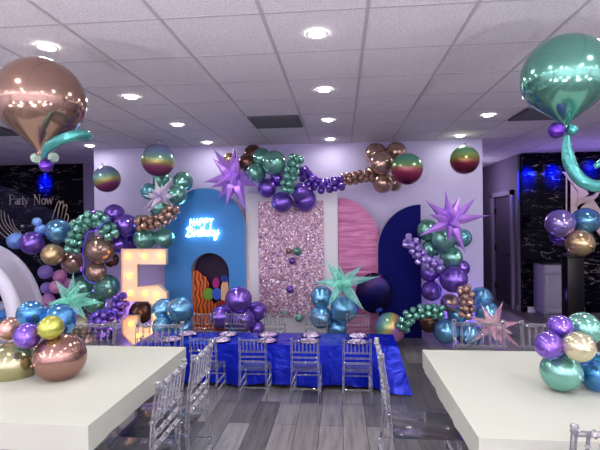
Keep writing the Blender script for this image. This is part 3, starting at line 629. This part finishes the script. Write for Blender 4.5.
# --- floor groups
cluster([('blue', 163, 310, 11, 0, 'teal blue balloon at foot of blue arch, left of two'), ('blue', 180.5, 310, 12.5, -.1, 'large teal blue balloon at foot of blue arch, right of two'), ('blue', 162, 327, 10, -.05, 'lowest teal blue balloon beside the lit numeral'), ('blue', 184, 328, 8, .05, 'teal blue balloon half behind the small chairs')], 5.75, 'teal blue balloons by the blue arch', ymax=6.3, ymin=5.3)
cluster([('purple', 238.5, 299.5, 12.7, -.1, 'topmost large purple balloon of the floor group before the niche'), ('purple', 222, 317, 11.2, 0, 'purple balloon at left of the floor group before the niche'), ('purple', 243, 320, 11.5, -.08, 'purple balloon low centre of the floor group before the niche'), ('purple', 257, 311, 9.2, .1, 'purple balloon at right of the floor group, near sequin panel'), ('purple', 257, 328, 7, .05, 'smallest purple balloon low in the floor group')], 6.0, 'purple balloons on the floor', ymax=6.45, ymin=5.4)
cluster([('blue', 322, 297, 10.7, 0, 'blue balloon left under the centre teal star'), ('blue', 344.5, 309, 13, -.1, 'largest blue balloon under the centre teal star'), ('blue', 321, 317, 11, -.02, 'blue balloon low left by the sequin panel'), ('blue', 337, 328, 10.5, .05, 'lowest blue balloon under the centre teal star')], 6.0, 'blue balloons on the floor', ymax=6.5, ymin=5.4)
for c, px, py, r, lb in (('bronze', 288.5, 251, 3, 'tiny bronze balloon on sequin panel beside the green one'), ('green', 297.5, 251.5, 4.3, 'small green balloon on upper sequin panel'), ('purple', 292, 261, 3.4, 'tiny purple balloon on sequin panel under the bronze one'), ('purple', 290, 289.5, 3.9, 'small purple balloon alone on lower sequin panel'), ('green', 283, 313, 3, 'tiny green balloon low on left side of sequin panel'), ('green', 299, 318, 4.2, 'small green balloon at foot of sequin panel')):
    y = yS-.03-r*.0145; balloon(c, at(px, py, y), r*span(px, py, y), lb, 'small balloons on the sequin panel', (-PI/2, 0, 0))
# --- clear dome with pastel balloons
for c, px, py, r, y, lb in (('lavender', 45.5, 272, 7, 6.3, 'lavender balloon in clear dome, topmost beside the white arch'), ('pink', 60, 276, 6.5, 6.35, 'pink balloon in the clear dome next to the rosy bronze one'), ('pink', 66, 284, 6, 6.5, 'pink balloon in the clear dome behind teal star top'), ('pink', 56, 287, 6.5, 6.2, 'mauve balloon in the clear dome left of teal star'), ('lavender', 47, 288, 6, 6.4, 'lavender balloon in the clear dome lower beside the arch'), ('pink', 48, 300, 6.5, 6.25, 'pink balloon low in the clear dome beside arch'),
    ('skyblue', 3, 316, 6, 5.95, 'sky blue ball in the tunnel opening at far left, upper'), ('magenta', 10, 309, 5.5, 6.1, 'magenta ball in the tunnel opening'), ('skyblue', 11, 322, 6, 5.85, 'sky blue ball in tunnel opening, lower'), ('magenta', 2, 329, 6, 5.75, 'pink ball low in the tunnel opening')):
    balloon(c, at(px, py, y), r*span(px, py, y), lb, 'pastel balloons in the dome')
# --- table centrepieces
def centre(items, y0): cluster(items, y0, 'balloons of the table centrepieces', ymax=3.1, ymin=2.1)
centre([('olivegold', 14, 364.5, 21.5, .02, 'large lime gold balloon on left white table'), ('deeprose', 60.5, 357, 23, -.03, 'largest rose gold balloon on left white table'), ('purple', 27, 336, 12, -.12, 'small purple balloon in front of left table centrepiece'), ('brightlime', 51, 327.5, 11.5, -.1, 'small lime balloon atop the rose gold one, left table'),
  ('deepblue', 59, 320, 15.5, .1, 'blue balloon at top right of left table centrepiece'), ('deepblue', 31, 314, 12.5, .02, 'blue balloon at top left of left table centrepiece'), ('rose', 10, 329, 11, .08, 'small rose balloon at far left of left table centrepiece'), ('dark', 36, 352, 8, .14, 'dark balloon deep between the large ones on left table')], 2.55)
centre([('purple', 560, 327, 11.5, 0, 'small purple balloon topmost on right table centrepiece'), ('green', 583.5, 328.5, 15.5, .08, 'pale green balloon at top right of right table centrepiece'), ('purple', 549, 345.5, 13, -.08, 'deep purple balloon at left of right table centrepiece'), ('silvergold', 579, 347, 14.3, -.14, 'silver gold balloon in the middle of right table centrepiece'),
  ('green', 561, 371.5, 18.3, -.02, 'large green balloon resting on the right white table'), ('deepblue', 599, 373, 18, .02, 'large blue balloon resting on right table at photo edge'), ('dark', 583, 378, 7, .14, 'small dark balloon between the large ones, right table')], 2.5)
# --- balloons on the black plinth at right
cluster([('lilac', 560, 223.5, 13.3, 0, 'lilac chrome balloon on black plinth, upper left of its group'), ('purple', 560, 236, 9.5, .1, 'purple balloon tucked under the lilac one, black plinth'), ('blue', 585.5, 221, 12.5, .05, 'blue balloon before the big letter, black plinth group'), ('gold', 579.5, 243, 13, -.06, 'gold rose balloon lowest on the black plinth')], 7.15, 'balloons on the black plinth', ymax=8, ymin=6.6)
# --- big helium balloons
def teardrop(m, label, px, py, r, y, neck, tilt):
    c = at(px, py, y); R = r*span(px, py, y); Ln = neck*span(px, py, y)/R
    t = thing('helium_balloon', label, 'balloon', c, 0, 'large helium balloons'); t.rotation_euler = tilt; prof = []
    for i in range(34):
        z = 1 - (1+Ln)*i/33
        if z > -.35: rr = math.sqrt(max(0, 1-z*z))
        else:
            u = (-.35-z)/(Ln-.35); r0 = math.sqrt(1-.35**2); d0 = -.35/r0*(Ln-.35); rr = (2*u**3-3*u**2+1)*r0 + (u**3-2*u**2+u)*d0 + (3*u**2-2*u**3)*.07 + (u**3-u**2)*(-1.05*(Ln-.35)*.8)
        prof.append((rr*R, z*R))
    prof[0] = (0, R); top = [(R*math.sin(a_), R*math.cos(a_)) for a_ in (.0, .06, .12, .2, .3)]; prof = [p for p in prof if p[1] < .95*R]
    obj('body', lathe(B(), top+prof, 40), m, t)
    obj('knot', lathe(B(), [(.066*R, -Ln*R+.01), (.06*R, -Ln*R-.03*R), (.1*R, -Ln*R-.1*R), (0, -Ln*R-.12*R)], 16), m, t)
    return t, c, R
teardrop(CH['heliumbronze'], 'huge bronze chrome helium balloon floating at upper left', 41, 101, 42, 2.5, 50, (.0, math.radians(2), 0))
teardrop(CH['heliumgreen'], 'huge green chrome helium balloon floating at upper right', 565, 77, 41, 2.5, 48, (0, 0, 0))
def smallballs(spec, y, group):
    for m, px, py, r, lb in spec:
        p = at(px, py, y); R = r*span(px, py, y); bm = B(); q = bmesh.ops.create_icosphere(bm, subdivisions=3, radius=R)
        for v in q['verts']: v.co *= 1+.05*math.sin(9*math.atan2(v.co.y, v.co.x))*math.cos(4*v.co.z/R)
        o = obj('foil_ball', bm, m); o.location = p; tag(o, lb, 'foil ball', group)
smallballs([(M['clearfoil'], 36, 158, 5, 'small clear green foil ball under bronze helium balloon, left of two'), (M['clearfoil'], 53.5, 157.5, 5, 'small clear green foil ball under bronze helium balloon, right of two')], 2.5, 'foil balls under the helium balloons')
smallballs([(M['purplefoil'], 46, 165.5, 6.5, 'small purple foil ball under the bronze helium balloon')], 2.44, 'foil balls under the helium balloons')
smallballs([(M['purplefoil'], 556.5, 130, 8, 'purple foil ball under the green helium balloon'), (M['tealfoil'], 572, 129.5, 5.5, 'teal foil ball under the green helium balloon')], 2.45, 'foil balls under the helium balloons')
def curl(label, path, y, rp, m):
    P = smoothpath([at(px, py, y+dz) for px, py, dz in path], 10); n = len(P); s = span(path[0][0], path[0][1], y)
    rs = [s*rp*(min(1, .45+i/n*3))*min(1, (n-i)/n*3.5+.35) for i in range(n)]
    tag(recenter(obj('curl_balloon', tube(B(), P, rs, 14), m), P[0]), label, 'foil curl balloon')
curl('teal foil curl balloon arching right under the bronze helium balloon', [(43, 157, 0), (48, 148, -.03), (58, 141, -.08), (70, 136.5, -.1), (80, 134.5, -.06), (87, 136, .02), (80, 140, .1)], 2.42, 5.2, M['tealfoil'])
curl('teal foil curl balloon hanging in a hook under the green helium balloon', [(567, 136, 0), (567, 150, -.01), (571, 166, -.03), (580, 179, -.05), (594, 186, -.04), (610, 183, 0), (614, 172, .06), (604, 163, .1), (594, 167, .12)], 2.4, 6, M['tealfoil'])
# --- rainbow spheres
def orb(m, px, py, r, y, label, rot=(0, 0, 0), tab=True):
    R = r*span(px, py, y); t = thing('foil_sphere', label, 'foil balloon', at(px, py, y), 0, 'rainbow foil spheres'); t.rotation_euler = rot
    s = obj('sphere', sphere(B(), (0, 0, 0), 1, u=32, v=22), m, t); s.scale = (R, R, R)
    if tab: q = B(); tube(q, [(0, 0, R*.97), (.01, 0, R*1.08), (0, 0, R*1.2)], [R*.09, R*.05, R*.1], 8, flat=.25); obj('tail', q, M['clearfoil'], t)
orb(M['rb1'], 106.8, 179, 13.3, 6.3, 'rainbow foil sphere at left beside the partition edge', (.1, -.25, 0)); orb(M['rb1'], 158.3, 160.5, 16.3, 6.2, 'rainbow foil sphere above the iridescent star', (0, .08, 0))
orb(M['rb2'], 407, 169, 15.8, 6.1, 'green and red foil sphere beside right bronze cluster', (0, .05, 0), False); orb(M['rb3'], 464.5, 160, 14.2, 6.4, 'green and red foil sphere alone at the upper right wall')
orb(M['rb4'], 390, 328, 15.5, 6.05, 'rainbow swirled ball on the floor right of the blue table', tab=False)
# dark printed foil balloon
y = 6.32; R = 18.3*span(374, 297, y); t = thing('foil_balloon', 'dark purple round foil balloon behind the centre teal star', 'foil balloon', at(374, 293, y))
q = obj('disc', sphere(B(), (0, 0, 0), 1, (1, .22, 1), 32, 20), M['darkfoil'], t); q.scale = (R, R, R*1.1)
q = obj('printed_oval', sphere(B(), (0, 0, 0), 1, (1, .3, 1), 24, 14), M['oval'], t); q.scale = (R*.34, R*.3, R*.44); q.location = (R*.2, -R*.06, -R*.62); q['label'] = 'periwinkle blue oval print'
# --- exploding star balloons
def star(label, px, py, y, tips, m, w=5.2, group='spiky foil star balloons', extra=3, core=4.5):
    c = at(px, py, y); s = span(px, py, y); t = thing('star_balloon', label, 'foil star', c, 0, group)
    rnd = random.Random(int(px)); allt = []
    for i, (tx, ty) in enumerate(tips): allt.append(Vector(((tx-px)*s, rnd.choice((-.16, -.08, .02, .1)), -(ty-py)*s)))
    for i in range(extra): a_ = rnd.uniform(0, 6.28); allt.append(Vector((math.cos(a_)*.12, -.26, math.sin(a_)*.12)))
    for k in range(2): a_ = rnd.uniform(0, 6.28); allt.append(Vector((math.cos(a_)*.12, .22, math.sin(a_)*.12)))
    obj('core', sphere(B(), (0, 0, 0), core*s, u=14, v=10), m, t)
    for v in allt:
        L = v.length; q = B(); k = w*s*(.75+.25*min(1, L/.4))
        tube(q, [v*0.04, v*.14, v*.3, v*.5, v*.72, v*.9, v], [k*.5, k*.8, k, k*.72, k*.36, k*.1, k*.02], 6); obj('spike', q, m, t)
star('lilac foil starburst over the upper right corner of the blue arch', 234, 177.5, 6.1, [(212.5, 147.5), (234, 146), (215, 159), (217, 169), (200, 181), (211, 188), (217, 199), (225, 206), (246, 211.5), (258, 187), (241, 155), (245, 190), (222, 160), (250, 172)], PURPF, 6)
star('lilac foil starburst on top of the right balloon column', 451, 221, 5.75, [(443, 191), (458, 195.5), (479, 196.5), (489, 215.5), (423, 200), (427, 214), (417, 235.5), (449, 243), (465.5, 254)], PURPF, 5.2, extra=2)
star('clear teal foil starburst at the left in front of green balloons', 71, 301, 5.2, [(73, 272), (99, 290), (105, 303), (91, 318), (49, 302), (53, 280), (58, 316), (84, 281)], TEALF, 5.4)
star('clear teal foil starburst above the centre blue balloons', 342, 283, 5.6, [(327, 259), (363, 264), (378, 275), (364, 309), (327, 306), (312, 283), (339, 262), (353, 301)], TEALF, 5)
star('iridescent white foil starburst under the rainbow sphere at left', 160, 198, 5.72, [(179, 178), (154, 178), (138, 209), (149, 213), (169, 205), (143, 192), (165, 184)], IRID, 3.6)
star('pink iridescent foil starburst on the floor at right of the column', 493, 326, 5.3, [(504, 300), (521, 322), (520, 348), (471, 344), (469, 316), (484, 305), (500, 345)], PINKF, 4.2)
# purple modelling-balloon loops, their glow put into the latex as emission
for lb, pth, y in (('thin glowing purple modelling balloon looping down the left garland', [(111, 217), (104, 223), (96, 230), (87, 234), (83, 250), (84, 264), (83, 274), (88, 281), (95, 283)], 5.72), ('thin purple modelling balloon loop on the right column', [(438, 284), (441, 295), (447, 304), (455, 307), (462, 303)], 5.8), ('thin purple modelling balloon loop beside the tan mini strand', [(476, 298), (475, 312), (470, 322), (478, 327), (486, 324)], 5.7), ('thin purple modelling balloon around the purple mini strand at left', [(90, 332), (90, 318), (96, 312), (106, 310), (114, 313), (117, 322)], 5.5)):
    P = smoothpath([at(px, py, y) for px, py in pth], 8); tag(recenter(obj('modelling_balloon', tube(B(), P, .0055, 8), M['tube']), P[0]), lb, 'modelling balloon', 'thin purple modelling balloons')

# ------------------------------------------------------------------ inflatable dome with tunnel
dc = Vector((-5.75, 6.55, 0)); R = 1.6
t = thing('bubble_dome', 'clear inflatable bubble dome with white tunnel arch at far left', 'inflatable', dc)
bm = B(); prof = [(R*math.cos(a_), .75+R*math.sin(a_)) for a_ in [PI/2*(1-i/16) for i in range(17)]] + [(R*.99, .5), (R*.93, .25), (R*.88, .18)]; prof[0] = (0, .75+R)
obj('bubble', lathe(bm, prof, 40), DOME, t)
bm = B(); tube(bm, [(R*.86*math.cos(k*PI/24), R*.86*math.sin(k*PI/24), .13) for k in range(48)], .13, 12, closed=True); obj('base_ring', bm, WHITEPVC, t)
bm = B(); lathe(bm, [(0, .02), (R*.8, .02), (R*.8, .05), (0, .05)], 32); obj('floor_mat', bm, WHITEPVC, t)
yo, yi = 5.55, 5.05
def archpts(cx, rx, zc, rz, y, n=20): return [Vector((cx-rx, y, 0)), Vector((cx-rx, y, zc*.6))] + [Vector((cx-rx*math.cos(PI*i/n), y, zc+rz*math.sin(PI*i/n))) for i in range(n+1)] + [Vector((cx+rx, y, zc*.6)), Vector((cx+rx, y, 0))]
def archfit(pxr, pyt, y): 
    xr = at(pxr, 330, y).x; xc = at(-20, 330, y).x; zt = at(-2, pyt, y).z; return xc, xr-xc, .4, (zt-.4)*1.03
Ao = archpts(*archfit(41, 247, yo)[:2], *archfit(41, 247, yo)[2:], yo); Ai = archpts(*archfit(16, 269, yi)[:2], *archfit(16, 269, yi)[2:], yi)
loc = lambda P: [p-dc for p in P]
bm = B(); tube(bm, loc(Ai), .085, 14); obj('tunnel_arch', bm, WHITEPVC, t)
bm = B(); tube(bm, loc(Ao), .05, 12); obj('outer_arch', bm, VINYL, t)
bm = B(); n = len(Ao); S = 5; rows = []
for s_ in range(S+1):
    f = s_/S; rows.append([bm.verts.new(Ai[i].lerp(Ao[i], f)-dc+Vector((0, .02*math.sin(i*2.1+s_*1.3), .015*math.sin(i*1.7)))) for i in range(n)])
for A_, D_ in zip(rows, rows[1:]):
    for i in range(n-1): bm.faces.new((A_[i], A_[i+1], D_[i+1], D_[i]))
obj('tunnel_sleeve', bm, VINYL, t)

# ------------------------------------------------------------------ signs on the marble
yM = YF-.03
def letters():
    t = thing('wall_lettering', 'pale gold serif words on the black marble at left', 'sign', (0, 0, 0)); y = yM-.006
    def part(strokes, x, s, base):
        bm = B()
        for w_, pts in strokes:
            q = [at(x+u*s, base-v*s, y) for u, v in pts]; sp = span(20, 200, y); tube(bm, smoothpath(q, 5) if len(q) > 2 else q, w_*sp*.5, 6, flat=1)
        obj('letter', bm, M['brass'], t)
    T, N_ = 1.25, .6
    up = 9.5
    G = {'P': [(T, [(.12, 0), (.12, 1)]), (N_, [(0, 0), (.25, 0)]), (N_, [(0, 1), (.3, 1), (.5, .9), (.54, .74), (.46, .55), (.14, .48)])],
     'a': [(N_, [(.08, .5), (.2, .62), (.34, .5)]), (T, [(.34, .5), (.34, .06), (.42, 0)]), (.8, [(.34, .36), (.12, .28), (.06, .12), (.16, 0), (.34, .12)])],
     'r': [(T, [(.1, 0), (.1, .6)]), (N_, [(0, 0), (.22, 0)]), (N_, [(0, .6), (.1, .6)]), (.8, [(.1, .4), (.2, .58), (.32, .58)])],
     't': [(T, [(.12, .85), (.12, .1), (.2, 0), (.28, .08)]), (N_, [(0, .6), (.28, .6)])],
     'y': [(T, [(.06, .6), (.24, .05)]), (N_, [(.44, .6), (.24, .05), (.14, -.2), (.02, -.24)]), (N_, [(0, .6), (.16, .6)]), (N_, [(.34, .6), (.5, .6)])],
     'N': [(N_, [(.1, 0), (.1, 1)]), (T, [(.1, 1), (.62, 0)]), (N_, [(.62, 0), (.62, 1)]), (N_, [(0, 0), (.2, 0)]), (N_, [(0, 1), (.14, 1)]), (N_, [(.52, 1), (.72, 1)])],
     'o': [(1.0, [(.25, .62), (.08, .48), (.08, .14), (.25, 0), (.42, .14), (.42, .48), (.25, .62)])],
     'w': [(T, [(.06, .6), (.22, 0)]), (N_, [(.22, 0), (.38, .6)]), (T, [(.38, .6), (.54, 0)]), (N_, [(.54, 0), (.7, .6)]), (N_, [(0, .6), (.14, .6)]), (N_, [(.62, .6), (.78, .6)])]}
    for ch, x in zip('PartyNow', (9, 14.6, 18.6, 21.6, 24.2, 33.6, 41.2, 46.0)): part(G[ch], x, up, 204.3)
    part([(1.6, [(0, 0), (.05, .02)])], 2.2, up, 203)
letters()
def wing(lb, curves):
    t = thing('wall_wing', lb, 'wall emblem')
    for c in curves: obj('feather_line', tube(B(), smoothpath([at(px, py, yM-.008) for px, py in c], 6), .011, 6), M['brass'], t)
wing('pale gold line-art wing on black marble at the far left edge', [[(1, 210), (2, 220), (8, 230), (18, 238)], [(4, 211), (6, 222), (12, 230), (20, 236)], [(8, 215), (11, 225), (17, 232), (23, 236)], [(12, 219), (15, 227), (21, 233)], [(-3, 218), (2, 228), (10, 236), (18, 241)], [(-4, 228), (4, 236), (12, 241), (20, 243)]])
wing('pale gold line-art wing on black marble right of the words', [[(52, 219), (55, 210), (58, 202), (60, 202), (59, 210), (57, 220)], [(57, 220), (59, 208), (62, 201.5), (63.5, 203), (62, 213), (60, 222)], [(60, 222), (63, 209), (66, 204.5), (67, 207), (65, 216), (63, 224)], [(63, 224), (66, 214), (68.5, 217), (66, 225)]])
# big cream letter on the right marble
t = thing('wall_letter', 'big cream serif letter N emblem on the right black marble', 'sign', (0, yM, 0)); 
def cut(name, pts, dy): o = obj(name, slab(B(), [(at(px, py, yM).x, at(px, py, yM).z) for px, py in pts], .025), M['cream'], t); o.location = (0, -dy, 0)
cut('stem', [(570, 183), (576.5, 192), (576.5, 234), (570, 234)], .03); cut('thin_stem', [(565.2, 177), (566.4, 178.5), (566.4, 234), (565.2, 234)], .03)
cut('diagonal', [(561.5, 172), (572.5, 172), (588, 194), (577, 204), (576.8, 190.5)], .031); cut('diagonal', [(580, 207.5), (591.5, 198), (612, 228), (612, 240), (602, 240)], .031)
cut('right_stem', [(604, 172), (612, 172), (612, 225), (604, 213)], .03)
bm = B(); P = smoothpath([at(px, py, yM-.04) for px, py in ((576.5, 206), (580, 202), (587, 199.5), (594, 197), (599.5, 190.5))], 8); tube(bm, P, [.02+.03*math.sin(PI*i/(len(P)-1)) for i in range(len(P))], 8, flat=1); o = obj('ribbon', bm, M['cream'], t); o.location = (0, -yM, 0)
# ------------------------------------------------------------------ cabinet and plinth
y0 = 8.0; x0 = at(544, 300, y0).x; x1 = at(566, 300, y0).x+.08; zc = at(550, 264.5, y0).z; Wc = x1-x0
cw = mat('cabinet_paint', '#aaa6b8', .5)
t = thing('base_cabinet', 'white base cabinet with black top standing against the black marble', 'cabinet', (x0, y0, 0))
obj('carcass', box(B(), 0, Wc, 0, .42, .06, zc, .003), cw, t); obj('toe_kick', box(B(), .02, Wc-.02, .05, .4, 0, .06), M['trim'], t)
obj('countertop', box(B(), -.015, Wc+.015, -.02, .42, zc, zc+.035, .004), M['black'], t)
zd = at(550, 274.5, y0).z
dr = obj('drawer', box(B(), .012, Wc-.012, -.018, 0, zd+.01, zc-.015, .004), cw, t)
kb = B(); lathe(kb, [(.008, 0), (.006, .012), (.014, .02), (.012, .028), (0, .03)], 12); k_ = obj('knob', kb, M['black'], dr); k_.rotation_euler = (PI/2, 0, 0); k_.location = (Wc-.14, -.018, (zd+zc)/2)
bm = B(); box(bm, .012, Wc-.012, -.018, 0, .08, zd-.01, .004)
for a_ in ((.012, .07), (Wc-.07, Wc-.012)): box(bm, a_[0], a_[1], -.026, -.016, .08, zd-.01, .002)
for a_ in ((.08, .14), (zd-.07, zd-.01)): box(bm, .07, Wc-.07, -.026, -.016, a_[0], a_[1], .002)
obj('door', bm, cw, t)
y0 = 7.0; xa, xb = at(571, 300, y0).x, at(588, 300, y0).x; zt = at(575, 256.5, y0).z
t = thing('plinth', 'tall glossy black plinth in front of the marble at right', 'plinth', ((xa+xb)/2, y0+.19, 0)); hw = (xb-xa)/2
obj('body', box(B(), -hw, hw, -.1, .1, .05, zt-.03, .006), M['plinth'], t); obj('top_slab', box(B(), -hw-.01, hw+.01, -.11, .11, zt-.03, zt, .005), M['plinth'], t); obj('foot', box(B(), -hw+.02, hw-.02, -.09, .09, 0, .05), M['black'], t)
bm = B(); lathe(bm, [(0, 0), (.13, 0), (.15, .02), (.12, .05), (.06, .06), (0, .06)], 24); o = obj('silver_cushion', bm, M['sil']); o.location = ((xa+xb)/2, y0+.17, zt+.001); tag(o, 'silver foil base under the balloons on the black plinth', 'base')
#@@END
SC.view_settings.view_transform = 'Standard'; SC.view_settings.look = 'None'
try: SC.view_settings.look = 'Medium High Contrast'
except Exception as e: print('LOOK', e)
SC.view_settings.gamma = 1; SC.view_settings.exposure = .27
SC.cycles.transparent_max_bounces = 40; SC.cycles.max_bounces = 8; SC.cycles.use_denoising = True
SC.cycles.sample_clamp_indirect = 6
